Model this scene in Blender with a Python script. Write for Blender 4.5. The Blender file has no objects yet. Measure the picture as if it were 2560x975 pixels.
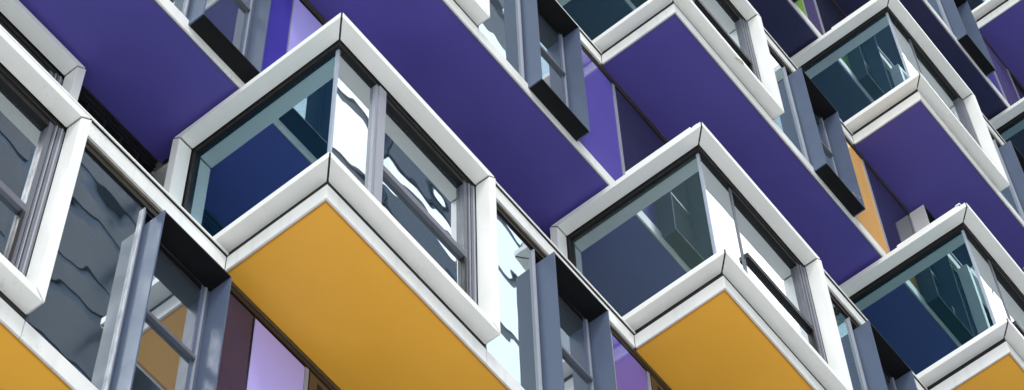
import bpy, bmesh, math, random
from mathutils import Matrix, Vector
random.seed(7)
S = bpy.context.scene
COL = S.collection

# ------------------------------------------------------------------ lattice of the stepped facade (metres)
L, D, H = 4.8182, 1.1833, 3.4          # unit length, step of the plan, storey height
DF, EI, T = 0.1593, 0.018, 0.104       # frame projection, frame inner face, rail thickness
ZT, ZB, LL = 3.182, 0.293, 2.0694      # top rail underside, bottom rail underside, length of the left face
GROUND = -21.4

# ------------------------------------------------------------------ materials
def new_mat(name):
    m = bpy.data.materials.new(name); m.use_nodes = True
    nt = m.node_tree
    for n in list(nt.nodes): nt.nodes.remove(n)
    out = nt.nodes.new('ShaderNodeOutputMaterial')
    return m, nt, out

def paint(name, col, rough=0.45, var=0.06, scale=3.0, spec=0.5, ior=1.5, metallic=0.0, bump=0.0, streak=0.0, speck=0.0):
    m, nt, out = new_mat(name)
    b = nt.nodes.new('ShaderNodeBsdfPrincipled')
    b.inputs['Roughness'].default_value = rough
    b.inputs['IOR'].default_value = ior
    b.inputs['Metallic'].default_value = metallic
    b.inputs['Specular IOR Level'].default_value = spec
    tc = nt.nodes.new('ShaderNodeNewGeometry')
    nz = nt.nodes.new('ShaderNodeTexNoise'); nz.inputs['Scale'].default_value = scale
    nz.inputs['Detail'].default_value = 6; nz.inputs['Roughness'].default_value = 0.6
    nt.links.new(tc.outputs['Position'], nz.inputs['Vector'])
    ramp = nt.nodes.new('ShaderNodeMapRange')
    ramp.inputs['From Min'].default_value = 0.3; ramp.inputs['From Max'].default_value = 0.7
    ramp.inputs['To Min'].default_value = 1 - var; ramp.inputs['To Max'].default_value = 1 + var
    nt.links.new(nz.outputs['Fac'], ramp.inputs['Value'])
    mul = nt.nodes.new('ShaderNodeVectorMath'); mul.operation = 'SCALE'
    mul.inputs[0].default_value = col
    nt.links.new(ramp.outputs['Result'], mul.inputs['Scale'])
    last = mul.outputs['Vector']
    if streak > 0:                      # rain streaks and grime running down
        mp = nt.nodes.new('ShaderNodeMapping'); mp.inputs['Scale'].default_value = (9, 9, 0.7)
        nt.links.new(tc.outputs['Position'], mp.inputs['Vector'])
        n2 = nt.nodes.new('ShaderNodeTexNoise'); n2.inputs['Scale'].default_value = 1.0; n2.inputs['Detail'].default_value = 5
        nt.links.new(mp.outputs['Vector'], n2.inputs['Vector'])
        r2 = nt.nodes.new('ShaderNodeMapRange'); r2.inputs['From Min'].default_value = 0.52; r2.inputs['From Max'].default_value = 0.75
        r2.inputs['To Min'].default_value = 0; r2.inputs['To Max'].default_value = streak
        nt.links.new(n2.outputs['Fac'], r2.inputs['Value'])
        mx = nt.nodes.new('ShaderNodeMix'); mx.data_type = 'RGBA'
        nt.links.new(r2.outputs['Result'], mx.inputs['Factor'])
        nt.links.new(last, mx.inputs['A']); mx.inputs['B'].default_value = (0.16, 0.16, 0.14, 1)
        last = mx.outputs['Result']
    if speck > 0:                       # small dark dirt specks
        n3 = nt.nodes.new('ShaderNodeTexNoise'); n3.inputs['Scale'].default_value = 34; n3.inputs['Detail'].default_value = 2
        nt.links.new(tc.outputs['Position'], n3.inputs['Vector'])
        n4 = nt.nodes.new('ShaderNodeTexNoise'); n4.inputs['Scale'].default_value = 1.3; n4.inputs['Detail'].default_value = 2
        nt.links.new(tc.outputs['Position'], n4.inputs['Vector'])
        pr = nt.nodes.new('ShaderNodeMath'); pr.operation = 'MULTIPLY'
        nt.links.new(n3.outputs['Fac'], pr.inputs[0]); nt.links.new(n4.outputs['Fac'], pr.inputs[1])
        r3 = nt.nodes.new('ShaderNodeMapRange'); r3.inputs['From Min'].default_value = 0.40; r3.inputs['From Max'].default_value = 0.46
        r3.inputs['To Min'].default_value = 0; r3.inputs['To Max'].default_value = speck
        nt.links.new(pr.outputs[0], r3.inputs['Value'])
        m3 = nt.nodes.new('ShaderNodeMix'); m3.data_type = 'RGBA'
        nt.links.new(r3.outputs['Result'], m3.inputs['Factor'])
        nt.links.new(last, m3.inputs['A']); m3.inputs['B'].default_value = (0.2, 0.18, 0.15, 1)
        last = m3.outputs['Result']
    nt.links.new(last, b.inputs['Base Color'])
    rr = nt.nodes.new('ShaderNodeMapRange'); rr.inputs['From Min'].default_value = 0.3; rr.inputs['From Max'].default_value = 0.7
    rr.inputs['To Min'].default_value = max(0.02, rough * 0.8); rr.inputs['To Max'].default_value = min(1, rough * 1.25)
    nt.links.new(nz.outputs['Fac'], rr.inputs['Value']); nt.links.new(rr.outputs['Result'], b.inputs['Roughness'])
    if bump > 0:
        bp = nt.nodes.new('ShaderNodeBump'); bp.inputs['Strength'].default_value = 1.0; bp.inputs['Distance'].default_value = bump
        n5 = nt.nodes.new('ShaderNodeTexNoise'); n5.inputs['Scale'].default_value = 1.6; n5.inputs['Detail'].default_value = 2
        nt.links.new(tc.outputs['Position'], n5.inputs['Vector'])
        nt.links.new(n5.outputs['Fac'], bp.inputs['Height']); nt.links.new(bp.outputs['Normal'], b.inputs['Normal'])
    nt.links.new(b.outputs['BSDF'], out.inputs['Surface'])
    return m

def glass(name, refl, tint, through, wave, wscale=1.1, haze_tint=(0.3, 0.4, 0.45), haze_amt=0.03):
    """coated curtain-wall glass: a slightly rippled mirror coat over tinted see-through glass"""
    m, nt, out = new_mat(name)
    geo = nt.nodes.new('ShaderNodeNewGeometry')
    nz = nt.nodes.new('ShaderNodeTexNoise'); nz.inputs['Scale'].default_value = wscale; nz.inputs['Detail'].default_value = 1.5
    nz.inputs['Roughness'].default_value = 0.35
    mp = nt.nodes.new('ShaderNodeMapping'); mp.inputs['Scale'].default_value = (1.0, 1.0, 0.8)
    nt.links.new(geo.outputs['Position'], mp.inputs['Vector']); nt.links.new(mp.outputs['Vector'], nz.inputs['Vector'])
    bp = nt.nodes.new('ShaderNodeBump'); bp.inputs['Strength'].default_value = 1.0; bp.inputs['Distance'].default_value = wave
    nt.links.new(nz.outputs['Fac'], bp.inputs['Height'])
    gl = nt.nodes.new('ShaderNodeBsdfGlossy'); gl.inputs['Color'].default_value = (*tint, 1); gl.inputs['Roughness'].default_value = 0.006
    nt.links.new(bp.outputs['Normal'], gl.inputs['Normal'])
    tr = nt.nodes.new('ShaderNodeBsdfTransparent'); tr.inputs['Color'].default_value = (*through, 1)
    fr = nt.nodes.new('ShaderNodeFresnel'); fr.inputs['IOR'].default_value = 1.5
    ad = nt.nodes.new('ShaderNodeMath'); ad.operation = 'ADD'; ad.use_clamp = True
    nt.links.new(fr.outputs['Fac'], ad.inputs[0]); ad.inputs[1].default_value = refl
    mx = nt.nodes.new('ShaderNodeMixShader')
    nt.links.new(ad.outputs[0], mx.inputs['Fac']); nt.links.new(tr.outputs[0], mx.inputs[1]); nt.links.new(gl.outputs[0], mx.inputs[2])
    df = nt.nodes.new('ShaderNodeBsdfDiffuse'); df.inputs['Color'].default_value = (*haze_tint, 1)   # painted haze standing in for room glow and reflections in the glass
    m2 = nt.nodes.new('ShaderNodeMixShader'); m2.inputs['Fac'].default_value = haze_amt
    nt.links.new(mx.outputs[0], m2.inputs[1]); nt.links.new(df.outputs[0], m2.inputs[2])
    nt.links.new(m2.outputs[0], out.inputs['Surface'])
    return m

M = {}
M['white'] = paint('white_powder_coat', (0.80, 0.82, 0.805), 0.38, 0.025, 2.0, speck=0.13)
M['fascia'] = paint('white_fascia_coat', (0.74, 0.76, 0.75), 0.42, 0.05, 2.5, streak=0.14, speck=0.35)
M['orange'] = paint('orange_soffit_paint', (0.94, 0.485, 0.052), 0.5, 0.035, 0.9)
M['orange_trim'] = paint('orange_trim_paint', (0.62, 0.27, 0.03), 0.5, 0.05, 2.0)
M['purple'] = paint('purple_soffit_paint', (0.072, 0.059, 0.315), 0.5, 0.06, 0.9)
M['purple_trim'] = paint('purple_trim_paint', (0.10, 0.09, 0.2), 0.5, 0.06, 0.9)
M['navy'] = paint('navy_soffit_paint', (0.012, 0.016, 0.072), 0.5, 0.08, 0.9)
M['hood'] = paint('blue_grey_hood_metal', (0.090, 0.120, 0.188), 0.34, 0.06, 2.0, spec=0.05, streak=0.04)
M['black'] = paint('black_hood_metal', (0.007, 0.0075, 0.009), 0.5, 0.1, 4.0, spec=0.15)
M['track'] = paint('dark_window_track', (0.009, 0.009, 0.010), 0.5, 0.15, 4.0, spec=0.25)
M['brown'] = paint('bronze_window_frame', (0.06, 0.045, 0.032), 0.4, 0.15, 4.0)
M['alu'] = paint('grey_anodised_aluminium', (0.27, 0.29, 0.34), 0.4, 0.06, 6.0, spec=0.25)
M['alu_dark'] = paint('dark_anodised_aluminium', (0.11, 0.12, 0.15), 0.4, 0.08, 6.0, spec=0.3)
M['gasket'] = paint('black_joint', (0.008, 0.008, 0.008), 0.7, 0.1)
M['joint'] = paint('black_frame_joint', (0.006, 0.006, 0.006), 0.7, 0.1)
M['seal_gleam'] = paint('pale_seal_gleam', (0.30, 0.36, 0.44), 0.2, 0.05)  # corner seam colour, lightened to include the reflection beside it
M['glass'] = glass('side_glass', 0.24, (0.55, 0.84, 1.0), (0.60, 0.78, 0.86), 0.0012)
SIDE = {(0, 0): glass('side_glass_blue', 0.34, (0.62, 0.85, 0.92), (0.6, 0.78, 0.86), 0.0018, haze_tint=(0.04, 0.27, 0.58), haze_amt=0.034),  # haze colours per bay paint in the glow and reflections of each pane
        (1, 1): glass('side_glass_grey', 0.36, (0.72, 0.86, 0.94), (0.6, 0.78, 0.86), 0.0024, haze_tint=(0.42, 0.60, 0.55), haze_amt=0.06),
        (2, 2): glass('side_glass_navy', 0.34, (0.60, 0.85, 0.92), (0.6, 0.78, 0.86), 0.0018, haze_tint=(0.06, 0.30, 0.42), haze_amt=0.038),
        (2, 4): glass('side_glass_teal', 0.34, (0.68, 0.87, 0.97), (0.6, 0.78, 0.86), 0.0018, haze_tint=(0.18, 0.46, 0.62), haze_amt=0.045),
        (1, 3): glass('side_glass_green', 0.34, (0.68, 0.87, 0.97), (0.6, 0.78, 0.86), 0.0018, haze_tint=(0.20, 0.46, 0.55), haze_amt=0.045)}
M['glass_front'] = glass('front_glass', 0.36, (0.88, 0.95, 1.0), (0.55, 0.7, 0.75), 0.005, 1.2)
M['glass_strip'] = glass('strip_glass', 0.32, (0.82, 0.93, 1.0), (0.5, 0.65, 0.72), 0.0026, 1.6)
M['glass_hood'] = glass('hood_glass', 0.30, (0.86, 0.92, 1.0), (0.5, 0.65, 0.72), 0.0010, 1.2, haze_tint=(0.4, 0.5, 0.6), haze_amt=0.06)
M['glass_dark'] = paint('dark_spandrel_glass', (0.022, 0.024, 0.05), 0.06, 0.05, 1.0, ior=1.6, bump=0.0008)
PAN = {}
for nme, c in dict(lavender=(0.42, 0.385, 0.86), violet=(0.105, 0.085, 0.38), blueviolet=(0.055, 0.045, 0.36), plum=(0.018, 0.018, 0.07),
                   orange=(0.82, 0.46, 0.11), green=(0.25, 0.48, 0.06), greypurple=(0.11, 0.09, 0.22)).items():
    PAN[nme] = paint(nme + '_glass_panel', c, 0.12, 0.04, 1.2, spec=0.28, bump=0.0006)
PAN['dark'] = M['glass_dark']
M['slab'] = paint('concrete_slab', (0.30, 0.30, 0.29), 0.8, 0.1)
M['ceiling'] = paint('room_ceiling', (0.78, 0.80, 0.80), 0.8, 0.04)
M['core'] = paint('room_wall', (0.16, 0.18, 0.19), 0.8, 0.1)
M['steel'] = paint('steel_wire', (0.35, 0.33, 0.28), 0.35, 0.1, metallic=0.8)
M['paving'] = paint('pale_concrete_paving', (0.66, 0.65, 0.63), 0.85, 0.10, 0.4)

# ------------------------------------------------------------------ mesh helpers
class MB:
    def __init__(self): self.bm = bmesh.new()
    def hexa(self, v):                  # 8 points: bottom ring 0-3, top ring 4-7
        vs = [self.bm.verts.new(p) for p in v]
        for f in ((0, 3, 2, 1), (4, 5, 6, 7), (0, 1, 5, 4), (1, 2, 6, 5), (2, 3, 7, 6), (3, 0, 4, 7)):
            self.bm.faces.new([vs[i] for i in f])
    def box(self, x0, x1, y0, y1, z0, z1):
        self.hexa([(x0, y0, z0), (x1, y0, z0), (x1, y1, z0), (x0, y1, z0), (x0, y0, z1), (x1, y0, z1), (x1, y1, z1), (x0, y1, z1)])
    def tube(self, pts, r, n=6):
        rings = []
        for i, p in enumerate(pts):
            a = Vector(pts[max(0, i - 1)]); b = Vector(pts[min(len(pts) - 1, i + 1)])
            t = (b - a).normalized(); u = t.orthogonal().normalized(); w = t.cross(u)
            rings.append([self.bm.verts.new(Vector(p) + r * (math.cos(k * 2 * math.pi / n) * u + math.sin(k * 2 * math.pi / n) * w)) for k in range(n)])
        for A, B in zip(rings, rings[1:]):
            # align ring start to avoid twisting
            o = min(range(n), key=lambda q: (B[q].co - A[0].co).length)
            for k in range(n):
                self.bm.faces.new([A[k], A[(k + 1) % n], B[(k + 1 + o) % n], B[(k + o) % n]])
    def build(self, name, mat, parent=None, bevel=0.0, label=None, kind=None):
        bmesh.ops.recalc_face_normals(self.bm, faces=self.bm.faces)
        if bevel > 0:
            bmesh.ops.bevel(self.bm, geom=list(self.bm.edges), offset=bevel, segments=2, affect='EDGES', clamp_overlap=True)
        me = bpy.data.meshes.new(name); self.bm.to_mesh(me); self.bm.free()
        me.materials.append(mat)
        o = bpy.data.objects.new(name, me); COL.objects.link(o)
        if parent is not None: o.parent = parent
        if label: o['label'] = label
        if kind: o['kind'] = kind
        return o

def empty(name, label, cat, loc=(0, 0, 0)):
    o = bpy.data.objects.new(name, None); COL.objects.link(o); o.location = loc
    o['label'] = label; o['category'] = cat
    return o

B = empty('office_building', 'stepped office building with white framed corner bay windows, orange, purple and navy soffits', 'building')

# ------------------------------------------------------------------ which units carry a bay
BAYS = [(-2, 0), (-2, 2), (-1, -1), (-1, 1), (-1, 3), (0, -2), (0, 0), (0, 2), (0, 4), (1, -1), (1, 1), (1, 3), (1, 5),
        (2, 0), (2, 2), (2, 4), (2, 6), (3, 1), (3, 3), (3, 5), (3, 7)]
BAYEND = {-1: -1.865, -2: -1.278}       # right end of the bay where the unit is longer
def bay_lb(j): return BAYEND[j] - j * L if j in BAYEND else 2.248

def soffit_col(j, s):
    if s - j <= 0: return 'orange'
    if s - j <= 2 or (j, s) == (3, 7): return 'purple'
    return 'navy'

# ------------------------------------------------------------------ bay window: white frame wraps a glazed corner
def bay(j, s):
    X, Y, Z = j * L, -j * D, s * H
    lb = bay_lb(j); g = 0.013
    def P(x, y, z): return (X + x, Y + y, Z + z)
    f = MB()
    for (z0, z1, inner_top) in ((ZT, ZT + T, False), (ZB, ZB + T, True)):
        # along the front: mitred in plan at the corner, mitred against the post at the far end
        ea, eb = (lb - T, lb) if not inner_top else (lb, lb - T)
        f.hexa([P(-DF + g, -DF, z0), P(ea - g, -DF, z0), P(ea - g, EI, z0), P(EI + g, EI, z0),
                P(-DF + g, -DF, z1), P(eb - g, -DF, z1), P(eb - g, EI, z1), P(EI + g, EI, z1)])
        ea, eb = (LL - T, LL) if not inner_top else (LL, LL - T)
        f.hexa([P(-DF, -DF + g, z0), P(EI, EI + g, z0), P(EI, ea - g, z0), P(-DF, ea - g, z0),
                P(-DF, -DF + g, z1), P(EI, EI + g, z1), P(EI, eb - g, z1), P(-DF, eb - g, z1)])
    # posts
    f.hexa([P(lb - T, -DF, ZB + T + g), P(lb, -DF, ZB + g), P(lb, EI, ZB + g), P(lb - T, EI, ZB + T + g),
            P(lb - T, -DF, ZT - g), P(lb, -DF, ZT + T - g), P(lb, EI, ZT + T - g), P(lb - T, EI, ZT - g)])
    f.hexa([P(-DF, LL - T, ZB + T + g), P(EI, LL - T, ZB + T + g), P(EI, LL, ZB + g), P(-DF, LL, ZB + g),
            P(-DF, LL - T, ZT - g), P(EI, LL - T, ZT - g), P(EI, LL, ZT + T - g), P(-DF, LL, ZT + T - g)])
    fr = f.build('corner_bay_window', M['white'], B, bevel=0.003)
    # black backing in the mitre joints
    i = 0.012
    for z0, z1 in ((ZT + i, ZT + T - i), (ZB + i, ZB + T - i)):
        for b6 in ((X - DF + i, X + EI - i, Y - DF + i, Y + EI - i), (X + lb - T + i, X + lb - i, Y - DF + i, Y + EI - i), (X - DF + i, X + EI - i, Y + LL - T + i, Y + LL - i)):
            c = MB(); c.box(*b6, Z + z0, Z + z1); c.build('mitre_joint', M['joint'], fr)
    # black track behind the frame: head, sill recess, far jambs
    k = MB()
    y0, y1 = 0.034, 0.12
    k.box(X + y0, X + lb - 0.004, Y + y0, Y + y1, Z + ZT - 0.075, Z + ZT + T + 0.05)
    k.box(X + y0, X + y1, Y + y1 + 0.002, Y + LL - 0.004, Z + ZT - 0.075, Z + ZT + T + 0.05)
    k.box(X + EI + 0.001, X + lb - 0.004, Y + EI + 0.001, Y + y1, Z + 0.15, Z + ZB + 0.06)
    k.box(X + EI + 0.001, X + y1, Y + y1 + 0.002, Y + LL - 0.004, Z + 0.15, Z + ZB + 0.06)
    k.box(X + y0, X + y1, Y + LL - T - 0.05, Y + LL - 0.006, Z + ZB + 0.062, Z + ZT - 0.077)
    k.build('window_track', M['track'], fr)
    # side glass, front corner pane
    gp = 0.072
    p = MB(); p.box(X + gp, X + gp + 0.012, Y + gp + 0.012, Y + LL - T - 0.052, Z + ZB + 0.061, Z + ZT - 0.076)
    p.build('side_pane', SIDE.get((j, s), M['glass']), fr)
    post = (j, s) == (0, 0) or j < 0
    ms = [0.60, 0.735] if post else [0.665, 0.697]
    p = MB(); p.box(X + gp, X + ms[0] - 0.001, Y + gp, Y + gp + 0.011, Z + ZB + 0.061, Z + ZT - 0.076)
    p.build('corner_pane', M['glass_front'], fr)
    q = MB(); q.box(X + gp - 0.003, X + gp - 0.0005, Y + gp - 0.003, Y + gp + 0.034, Z + ZB + 0.061, Z + ZT - 0.077); q.box(X + gp - 0.0003, X + gp + 0.022, Y + gp - 0.003, Y + gp - 0.0005, Z + ZB + 0.061, Z + ZT - 0.077)
    q.build('corner_seal_gleam', M['seal_gleam'], fr)  # seam strip, widened to paint in the reflection at the glass corner
    # mullion
    q = MB()
    if post:
        q.box(X + ms[0], X + ms[0] + 0.03, Y + 0.03, Y + 0.11, Z + ZB + 0.061, Z + ZT - 0.076)
        q.box(X + ms[0] + 0.032, X + ms[1], Y + 0.012, Y + 0.11, Z + ZB + 0.061, Z + ZT - 0.076)
        q.build('mullion', M['alu'], fr, bevel=0.002)
    else:
        q.box(X + ms[0], X + ms[1], Y + 0.058, Y + 0.11, Z + ZB + 0.061, Z + ZT - 0.076)
        q.build('mullion', M['alu_dark'], fr, bevel=0.002)
    # far jamb: stacked vertical tracks
    x1 = lb - T
    q = MB()
    for a, b_, yy in ((x1 - 0.075, x1 - 0.004, 0.022), (x1 - 0.11, x1 - 0.078, 0.034), (x1 - 0.165, x1 - 0.113, 0.043)):
        q.box(X + a, X + b_, Y + yy, Y + 0.11, Z + ZB + 0.061, Z + ZT - 0.076)
    q.build('jamb_track', M['alu_dark'], fr, bevel=0.003)
    q = MB()
    for a, b_, yy in ((x1 - 0.05, x1 - 0.035, 0.012), (x1 - 0.098, x1 - 0.088, 0.026)):
        q.box(X + a, X + b_, Y + yy, Y + 0.021 if yy < 0.02 else Y + 0.0335, Z + ZB + 0.062, Z + ZT - 0.078)
    q.build('jamb_bead', M['alu'], fr)
    # opening light: upper and lower sash with a transom bar
    zt = 1.56 if j != 2 else 1.5
    wx0, wx1 = ms[1] + 0.001, x1 - 0.166
    q = MB(); q.box(X + wx0, X + wx1, Y + 0.045, Y + 0.12, Z + ZT - 0.16, Z + ZT - 0.077)
    q.build('sash_head', M['track'], fr)
    p = MB(); p.box(X + wx0, X + wx1, Y + gp + 0.02, Y + gp + 0.03, Z + zt + 0.052, Z + ZT - 0.161)
    p.build('upper_pane', M['glass_front'], fr)
    q = MB(); q.box(X + wx0, X + wx1, Y + 0.012, Y + 0.10, Z + zt - 0.05, Z + zt + 0.05)
    q.build('transom', M['alu_dark'] if post else M['track'], fr, bevel=0.003)
    q = MB(); q.box(X + wx1 - 0.035, X + wx1 - 0.002, Y + 0.014, Y + 0.06, Z + ZB + 0.1, Z + zt - 0.052)
    q.build('sash_stile', M['track'], fr)
    p = MB(); p.box(X + wx0, X + wx1 - 0.037, Y + gp - 0.018, Y + gp - 0.008, Z + ZB + 0.061, Z + zt - 0.052)
    p.build('lower_pane', M['glass_front'], fr)
    if (j, s) in ((1, 1), (2, 2), (2, 4)):     # loose metal flashing on the roof edge of the bay
        q = MB(); q.box(X - DF + 0.004, X - DF + 0.07, Y + 0.0, Y + 0.95, Z + ZT + T + 0.008, Z + ZT + T + 0.05)
        q.build('roof_flashing', M['white'], fr, bevel=0.002)
    q = MB(); q.box(X + 0.26, X + 0.50, Y + 0.35, Y + LL - 0.1, Z + 0.78, Z + 0.82)
    q.build('inner_ledge', M['ceiling'], fr, bevel=0.004)
    # roof of the bay and closing wall behind the left post
    q = MB(); q.box(X + y0 + 0.09, X + lb, Y + y0 + 0.09, Y + D, Z + ZT + 0.03, Z + ZT + T + 0.045)
    q.build('bay_roof', M['ceiling'], fr)
    return fr
for j, s in BAYS: bay(j, s)

# ------------------------------------------------------------------ wall of the unit right of each bay
def panel_list(j, s, xr):
    d = {(-1, -1): [(xr + 0.03, 0.445, 'plum'), (0.46, 1.135, 'lavender'), (1.20, 2.6, 'louvre')],
         (-1, 1): [(xr + 0.03, 0.44, 'blueviolet'), (0.452, 1.6, 'lavender')],
         (0, 0): [(xr + 0.02, 4.40, 'orange'), (4.41, 5.03, 'violet'), (5.10, 6.5, 'louvre')],
         (0, 2): [(xr + 0.02, 5.05, 'violet'), (5.10, 6.7, 'dark')],
         (1, 3): [(xr + 0.02, 9.815, 'orange'), (9.87, 11.05, 'dark')],
         (1, 5): [(xr + 0.02, 9.285, 'green'), (9.295, 9.795, 'greypurple'), (9.85, 11.3, 'dark')],
         (2, 6): [(xr + 0.02, 14.42, 'violet'), (14.47, 15.4, 'greypurple')],
         (2, 4): [(xr + 0.02, 14.5, 'violet'), (14.56, 15.6, 'dark')],
         }.get((j, s), [(xr + 0.02, xr + 0.9, ('violet', 'orange', 'lavender')[(j + 2 * s) % 3]), (xr + 0.95, xr + 2.2, 'dark')])
    return d
LABELS = dict(lavender='pale lavender wall panel', violet='violet wall panel', blueviolet='deep blue violet wall panel', plum='dark plum wall panel',
              orange='light orange wall panel', green='lime green wall panel', greypurple='grey purple wall panel', dark='dark glass wall panel')

def hood(X, xl, xr, Y, z0, z1, depth, whitefin=False, inner=True):
    h = MB(); t = 0.016; yb = Y + 0.045
    for a in (xl, xr - t): h.box(a, a + t, Y - depth, yb, z0, z1)
    root = h.build('window_hood', M['white'] if whitefin else M['hood'], B, bevel=0.003)
    h = MB(); h.box(xl + t + 0.002, xr - t - 0.002, Y - depth + 0.004, yb, z1 - 0.022, z1 - 0.004)
    h.build('top_plate', M['black'], root)
    h = MB(); h.box(xl + t + 0.002, xr - t - 0.002, Y - depth + 0.004, yb, z0 + 0.003, z0 + 0.02)
    h.build('bottom_plate', M['black'], root)
    if inner:
        m_ = MB(); m_.box(xl + t, xl + t + 0.035, Y + 0.046, Y + 0.10, z0, z1); m_.box(xr - t - 0.10, xr - t, Y + 0.046, Y + 0.10, z0, z1)
        m_.build('window_jamb', M['hood'], root)
        m_ = MB(); m_.box(xr - t - 0.065, xr - t - 0.045, Y + 0.03, Y + 0.045, z0 + 0.03, z1 - 0.03)
        m_.build('jamb_bead', M['alu'], root)
        m_ = MB(); m_.box(xl + t + 0.036, xr - t - 0.102, Y + 0.047, Y + 0.10, z1 - 0.10, z1 - 0.024); m_.build('window_head', M['black'], root)
        zt = z0 + 1.64
        m_ = MB(); m_.box(xl + t + 0.036, xr - t - 0.07, Y + 0.012, Y + 0.10, zt, zt + 0.055); m_.build('transom', M['alu_dark'], root, bevel=0.003)
        p = MB(); p.box(xl + t + 0.037, xr - t - 0.103, Y + 0.055, Y + 0.065, zt + 0.056, z1 - 0.101); p.build('upper_pane', M['glass_hood'], root)
        p = MB(); p.box(xl + t + 0.037, xr - t - 0.103, Y + 0.050, Y + 0.060, z0 + 0.022, zt - 0.001); p.build('lower_pane', M['glass_hood'], root)
    return root

def wall(j, s):
    X, Y, Z = j * L, -j * D, s * H
    x0 = X + bay_lb(j)
    xl, xr = (X + 3.876, X + 4.742) if j == -1 else (X + (3.141 if j == 0 else 3.10), X + (4.055 if j == 0 else 4.02))
    xe = X + 2 * L
    zb, zt = Z + 0.192, Z + H - 0.055
    if j == -2: xl, xr = xe + 5, xe + 5
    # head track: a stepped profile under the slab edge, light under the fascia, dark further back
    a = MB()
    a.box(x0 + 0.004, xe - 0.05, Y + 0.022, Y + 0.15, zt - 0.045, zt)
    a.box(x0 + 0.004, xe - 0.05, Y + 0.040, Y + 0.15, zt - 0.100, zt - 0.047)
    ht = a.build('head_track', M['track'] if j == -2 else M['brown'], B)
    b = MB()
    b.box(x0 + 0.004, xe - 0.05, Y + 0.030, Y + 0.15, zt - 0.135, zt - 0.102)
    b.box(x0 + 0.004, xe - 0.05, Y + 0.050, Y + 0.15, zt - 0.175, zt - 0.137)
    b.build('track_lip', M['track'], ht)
    hb = zt - 0.177
    if j == -2:                                           # black clerestory louvres
        n = 0
        x = x0 + 0.02
        f = MB()
        while x < xe - 0.1:
            f.box(x - 0.012, x + 0.012, Y + 0.03, Y + 0.1, zb, hb); x += 0.24
        r = f.build('louvre_screen', M['track'], B, label='black louvred screen tucked under the purple soffit')
        f = MB(); f.box(x0 + 0.02, xe - 0.1, Y + 0.102, Y + 0.12, zb, hb); f.build('louvre_back', M['joint'], r)
        return
    # strip window between bay and hood
    m_ = MB()
    m_.box(xl - 0.033, xl - 0.019, Y + 0.028, Y + 0.10, zb, hb)
    m_.box(xl - 0.017, xl - 0.002, Y + 0.038, Y + 0.10, zb, hb)
    m_.box(x0 + 0.002, x0 + 0.03, Y + 0.03, Y + 0.10, zb, hb)
    w = m_.build('strip_window', M['hood'], B, bevel=0.003)
    m_ = MB(); m_.box(xl - 0.049, xl - 0.0345, Y + 0.016, Y + 0.10, zb, hb); m_.build('mullion', M['alu'], w, bevel=0.003)
    p = MB(); p.box(x0 + 0.031, xl - 0.050, Y + 0.05, Y + 0.06, zb, hb); p.build('pane', M['glass_strip'], w)
    # projecting hooded window
    hood(X, xl, xr, Y, Z + 0.084, Z + H - 0.457, 0.2)
    # panel strip behind and beside the hood
    q = MB(); q.box(xl, xr + 0.018, Y + 0.102, Y + 0.14, zb, hb); q.build('wall_backing', M['track'], B)
    last = xr
    for (a0, a1, kind) in panel_list(j, s, xr):
        if kind == 'louvre':
            fr = MB(); fr.box(a0, a0 + 0.10, Y + 0.02, Y + 0.08, zb, hb); fr.box(a1 - 0.1, a1, Y + 0.02, Y + 0.08, zb, hb)
            fr.box(a0 + 0.102, a1 - 0.102, Y + 0.02, Y + 0.08, hb - 0.08, hb - 0.001); fr.box(a0 + 0.102, a1 - 0.102, Y + 0.02, Y + 0.08, zb, zb + 0.08)
            r = fr.build('louvre_vent', M['brown'], B, label='bronze louvred vent')
            sl = MB(); z = zb + 0.1
            while z < hb - 0.12:
                sl.hexa([(a0 + 0.103, Y + 0.03, z), (a1 - 0.103, Y + 0.03, z), (a1 - 0.103, Y + 0.07, z + 0.035), (a0 + 0.103, Y + 0.07, z + 0.035),
                         (a0 + 0.103, Y + 0.03, z + 0.008), (a1 - 0.103, Y + 0.03, z + 0.008), (a1 - 0.103, Y + 0.07, z + 0.043), (a0 + 0.103, Y + 0.07, z + 0.043)])
                z += 0.06
            sl.build('louvre_blade', M['track'], r)
        else:
            p = MB(); p.box(a0, a1, Y + 0.03, Y + 0.06, zb, hb)
            p.build('wall_panel', PAN[kind], B, label=LABELS[kind])
        last = a1
        m_ = MB(); m_.box(a1 + 0.002, a1 + (0.008 if kind == 'plum' or (kind == 'orange' and (j, s) == (0, 0)) or kind == 'green' or kind == 'blueviolet' else 0.045), Y + 0.018, Y + 0.07, zb, hb)
        m_.build('panel_mullion', M['alu'] if kind != 'plum' else M['track'], B)
    x = last + 0.05
    k = 0
    if (j, s) == (1, 3):
        hood(X, 11.11, 12.0, Y, Z + 0.2, Z + H - 0.075, 0.22, whitefin=True, inner=False)
    p = MB(); p.box(x, xe - 0.05, Y + 0.061, Y + 0.09, zb, hb); p.build('wall_panel', PAN['dark'], B, label='dark glass wall panel deep in the recess')
for j, s in BAYS: wall(j, s)

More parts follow.
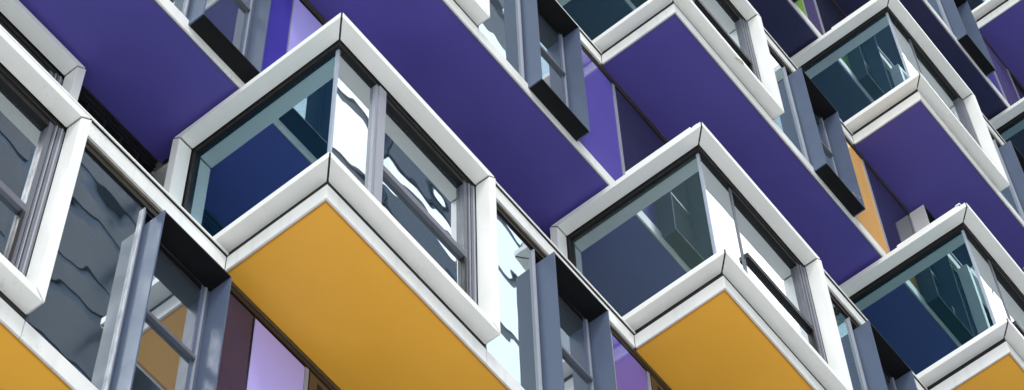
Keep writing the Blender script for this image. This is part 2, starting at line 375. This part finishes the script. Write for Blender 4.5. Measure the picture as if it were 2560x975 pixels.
# ------------------------------------------------------------------ slab edges, soffits, slabs
JR = range(-2, 5)
def has_bay(j, s): return (s - j) % 2 == 0
def near(j, s): return any((abs(j - a) <= 1 and abs(s - b) <= 1) for a, b in BAYS) and j <= 3
for s in range(-2, 9):
    for j in JR:
        if not near(j, s): continue
        X, Y, Z = j * L, -j * D, s * H
        xe = X + L - 0.002
        z0, zm, z1 = Z - 0.05, Z + 0.19, Z + 0.235
        b = MB()
        if has_bay(j, s):
            xj = X + bay_lb(j) - 0.02
            b.box(X + 0.0225, min(xj, xe), Y, Y + 0.022, z0, zm)
            if xj + 0.006 < xe: b.box(xj + 0.006, xe, Y, Y + 0.022, z0, zm)
            b.box(X, X + 0.022, Y, Y + D - 0.002, z0, zm)
            fo = b.build('slab_fascia', M['fascia'], B, bevel=0.003)
            kind = soffit_col(j, s)
            e = MB(); e.box(X + 0.024, xe + 0.0, Y + 0.024, Y + 0.040, z0 + 0.001, z0 + 0.03); e.box(X + 0.024, X + 0.040, Y + 0.042, Y + D - 0.0, z0 + 0.001, z0 + 0.03)
            so = MB(); so.box(X + 0.042, xe, Y + 0.042, Y + D + 0.02, z0 + 0.006, z0 + 0.03)
            sof = so.build('soffit', M[kind], B, label=kind + ' painted soffit under the bay window')
            e.build('soffit_trim', M['orange_trim'] if kind == 'orange' else M['purple_trim'], sof)
        else:
            b.box(X - 0.0, xe, Y, Y + 0.045, z0, zm)
            fo = b.build('slab_fascia', M['fascia'], B, bevel=0.003)
            c = MB(); c.box(X, xe, Y - 0.024, Y + 0.05, zm + 0.010, z1); c.build('drip_edge', M['fascia'], fo, bevel=0.003)
            c = MB(); c.box(X, xe, Y - 0.016, Y + 0.04, zm + 0.001, zm + 0.009); c.build('groove_shade_strip', M['joint'], fo)  # solid black strip standing in for the shade under the lip
    b = MB(); c = MB()
    for j in JR:
        X, Y, Z = j * L, -j * D, s * H
        b.box(X + 0.05, X + L + 0.045, Y + D + 0.03 if has_bay(j, s) else Y + 0.16, 9, Z + 0.0, Z + 0.186)
        if has_bay(j, s): b.box(X + 0.05, X + L - 0.005, Y + 0.05, Y + D + 0.028, Z - 0.015, Z + 0.186)
        c.box(X + 0.05, X + L + 0.045, Y + D + 0.16, 9, Z - 0.05, Z - 0.002)
    b.build('floor_slab', M['slab'], B)
    c.build('room_ceiling', M['ceiling'], B)
c = MB()
for j in JR:
    c.box(j * L, j * L + L - 0.002, -j * D + 4.2, 9.2, GROUND, 9 * H)
c.build('building_core', M['core'], B)
# plain lower storeys down to the street
c = MB()
for j in JR:
    c.box(j * L, (j + 1) * L - 0.002, -j * D + 0.02, 9, GROUND, -3 * H - 0.06)
c.build('lower_wall', M['fascia'], B)
c = MB()
for j in JR:
    for s in (-6, -5, -4):
        c.box(j * L + 0.4, (j + 1) * L - 0.5, -j * D - 0.0, -j * D + 0.015, s * H + 0.6, s * H + 2.9)
c.build('lower_window', M['glass_dark'], B)

# ------------------------------------------------------------------ little wire loops hanging from the rails
def loop(p, r, tilt):
    pts = [(p[0], p[1], p[2])]
    for k in range(13):
        a = -math.pi / 2 + 2 * math.pi * (k / 12) * 0.94 + 0.18
        pts.append((p[0] + r * 1.0 * (math.sin(a) + 1) * 0.9 * tilt, p[1] - 0.01 - 0.03 * math.sin(k / 12 * math.pi), p[2] - 0.05 + r * 0.55 * math.cos(a)))
    b = MB(); b.tube(pts, 0.005); b.build('cable_loop', M['steel'], B, label='thin steel wire loop hanging from the frame')
loop((5.98, -1.32, 10.47), 0.07, 1)
loop((8.50, -1.40, 10.27), 0.06, 1)
loop((10.9, -2.54, 10.2), 0.03, 1)

# ------------------------------------------------------------------ ground and the buildings across the street
g = MB(); g.box(-400, 400, -400, 400, GROUND - 1, GROUND)
go = g.build('ground', M['paving'], None); go['kind'] = 'structure'

def tower(name, label, x0, x1, y0, y1, z1, wm, gm, nx, floor, fill=0.52, mg=0.12):
    t = empty(name, label, 'building', ((x0 + x1) / 2, (y0 + y1) / 2, GROUND))
    off = Vector(t.location)
    def bx(m, a, b, c, d, e, f): m.box(a - off.x, b - off.x, c - off.y, d - off.y, e - off.z, f - off.z)
    m = MB(); bx(m, x0, x1, y0, y1, GROUND, z1); m.build('wall', wm, t)
    w = MB(); z = GROUND + 1.2
    while z + floor < z1:
        for i in range(nx):
            a = x0 + (x1 - x0) * (i + mg) / nx; b = x0 + (x1 - x0) * (i + 1 - mg) / nx
            bx(w, a, b, y1 + 0.02, y1 + 0.08, z, z + floor * fill)
        n2 = max(2, int((y1 - y0) / ((x1 - x0) / nx)))
        for i in range(n2):
            a = y0 + (y1 - y0) * (i + mg) / n2; b = y0 + (y1 - y0) * (i + 1 - mg) / n2
            bx(w, x1 + 0.02, x1 + 0.08, a, b, z, z + floor * fill); bx(w, x0 - 0.08, x0 - 0.02, a, b, z, z + floor * fill)
        z += floor
    w.build('window', gm, t)
    r = MB(); bx(r, x0 - 0.3, x1 + 0.3, y0 - 0.3, y1 + 0.3, z1 + 0.005, z1 + 1.2); r.build('roof', wm, t)
    return t
M['tower_grey'] = paint('grey_tower_concrete', (0.115, 0.155, 0.22), 0.8, 0.25, 0.5)
M['tower_glass'] = paint('tower_glass', (0.03, 0.045, 0.075), 0.15, 0.1, 0.5, ior=1.45, spec=0.35)
M['tower_dark'] = paint('dark_ribbon_glazing', (0.055, 0.085, 0.13), 0.5, 0.3, 0.6, spec=0.1)
M['tower_white'] = paint('grey_tower_frame', (0.10, 0.12, 0.15), 0.6, 0.06, 0.3)
M['tower_mirror'] = paint('tower_reflector', (0.80, 0.84, 0.88), 0.12, 0.04, 0.5, metallic=1.0)  # mirror finish on the added towers, keeps their reflections bright
tower('grey_tower', 'dark grey concrete tower across the street with rows of windows', 4, 20.5, -44, -26, 95, M['tower_grey'], M['tower_glass'], 3, 2.5, 0.8, 0.05)
tower('added_mirror_tower', 'unseen mirror-clad tower with grey floor lines, added across the street for bright reflections', 21.2, 38, -42, -22, 88, M['tower_white'], M['tower_mirror'], 4, 4.2, 0.80, 0.03)  # added out of view: mirror panes stand in for a bright white building
tower('added_banded_tower', 'unseen narrow tower of bright and dark bands, added across the street for reflections', 24.9, 30.2, -30, -21.7, 67, M['tower_mirror'], M['tower_dark'], 1, 3.575, 0.56, 0.0)  # added out of view: bands shaped to reflect in one bay front

# ------------------------------------------------------------------ sky, sun
SUN_EL, SUN_AZ = 52, 222                 # azimuth clockwise from +y: sun over the street, to the left
W = bpy.data.worlds.new('World'); S.world = W; W.use_nodes = True
nt = W.node_tree
for n in list(nt.nodes): nt.nodes.remove(n)
out = nt.nodes.new('ShaderNodeOutputWorld'); bg = nt.nodes.new('ShaderNodeBackground')
sky = nt.nodes.new('ShaderNodeTexSky'); sky.sky_type = 'NISHITA'; sky.sun_disc = False
sky.sun_elevation = math.radians(SUN_EL); sky.sun_rotation = math.radians(SUN_AZ)
sky.air_density = 1.0; sky.dust_density = 1.5; sky.ozone_density = 1.2
tc = nt.nodes.new('ShaderNodeTexCoord')
nz = nt.nodes.new('ShaderNodeTexNoise'); nz.inputs['Scale'].default_value = 2.6; nz.inputs['Detail'].default_value = 7; nz.inputs['Roughness'].default_value = 0.55
nz.inputs['Distortion'].default_value = 0.3
nt.links.new(tc.outputs['Generated'], nz.inputs['Vector'])
rm = nt.nodes.new('ShaderNodeMapRange'); rm.interpolation_type = 'SMOOTHSTEP'
rm.inputs['From Min'].default_value = 0.32; rm.inputs['From Max'].default_value = 0.5
nt.links.new(nz.outputs['Fac'], rm.inputs['Value'])
mx = nt.nodes.new('ShaderNodeMix'); mx.data_type = 'RGBA'
nt.links.new(rm.outputs['Result'], mx.inputs['Factor']); nt.links.new(sky.outputs['Color'], mx.inputs['A'])
sp = nt.nodes.new('ShaderNodeSeparateXYZ'); nt.links.new(tc.outputs['Generated'], sp.inputs[0])
el_ = nt.nodes.new('ShaderNodeMapRange'); el_.inputs['From Min'].default_value = 0.0; el_.inputs['From Max'].default_value = 1.0
el_.inputs['To Min'].default_value = 0.36; el_.inputs['To Max'].default_value = 1.0     # an overcast sky is brightest overhead
nt.links.new(sp.outputs['Z'], el_.inputs['Value'])
cc = nt.nodes.new('ShaderNodeVectorMath'); cc.operation = 'SCALE'; cc.inputs[0].default_value = (25.5, 26.0, 26.8)
nt.links.new(el_.outputs['Result'], cc.inputs['Scale']); nt.links.new(cc.outputs['Vector'], mx.inputs['B'])
nt.links.new(mx.outputs['Result'], bg.inputs['Color']); bg.inputs['Strength'].default_value = 0.1
nt.links.new(bg.outputs['Background'], out.inputs['Surface'])
ld = bpy.data.lights.new('sun', 'SUN'); ld.energy = 1.3; ld.angle = math.radians(12); ld.color = (1.0, 0.96, 0.9)
lo = bpy.data.objects.new('sun', ld); COL.objects.link(lo)
az, el = math.radians(SUN_AZ), math.radians(SUN_EL)
sd = Vector((math.sin(az) * math.cos(el), math.cos(az) * math.cos(el), math.sin(el)))
lo.rotation_euler = sd.to_track_quat('Z', 'Y').to_euler(); lo.location = (-20, -20, 60)

# ------------------------------------------------------------------ camera
cam = bpy.data.cameras.new('camera'); cam.sensor_fit = 'HORIZONTAL'; cam.sensor_width = 36; cam.lens = 36 * 6449.9 / 2560
cam.clip_start = 0.1; cam.clip_end = 2000
co = bpy.data.objects.new('camera', cam); COL.objects.link(co)
r = Vector((0.6233185, -0.7816689, -0.0216286)); u = Vector((-0.6760329, -0.5525709, 0.4874883)); f = Vector((0.3930058, 0.2892388, 0.8728616))
mw = Matrix(((r.x, u.x, -f.x, -7.85011), (r.y, u.y, -f.y, -7.78876), (r.z, u.z, -f.z, -19.72362), (0, 0, 0, 1)))
co.matrix_world = mw
S.camera = co

S.view_settings.view_transform = 'Standard'; S.view_settings.look = 'None'
S.view_settings.exposure = 0.22; S.view_settings.gamma = 1.0; S.view_settings.use_curve_mapping = False
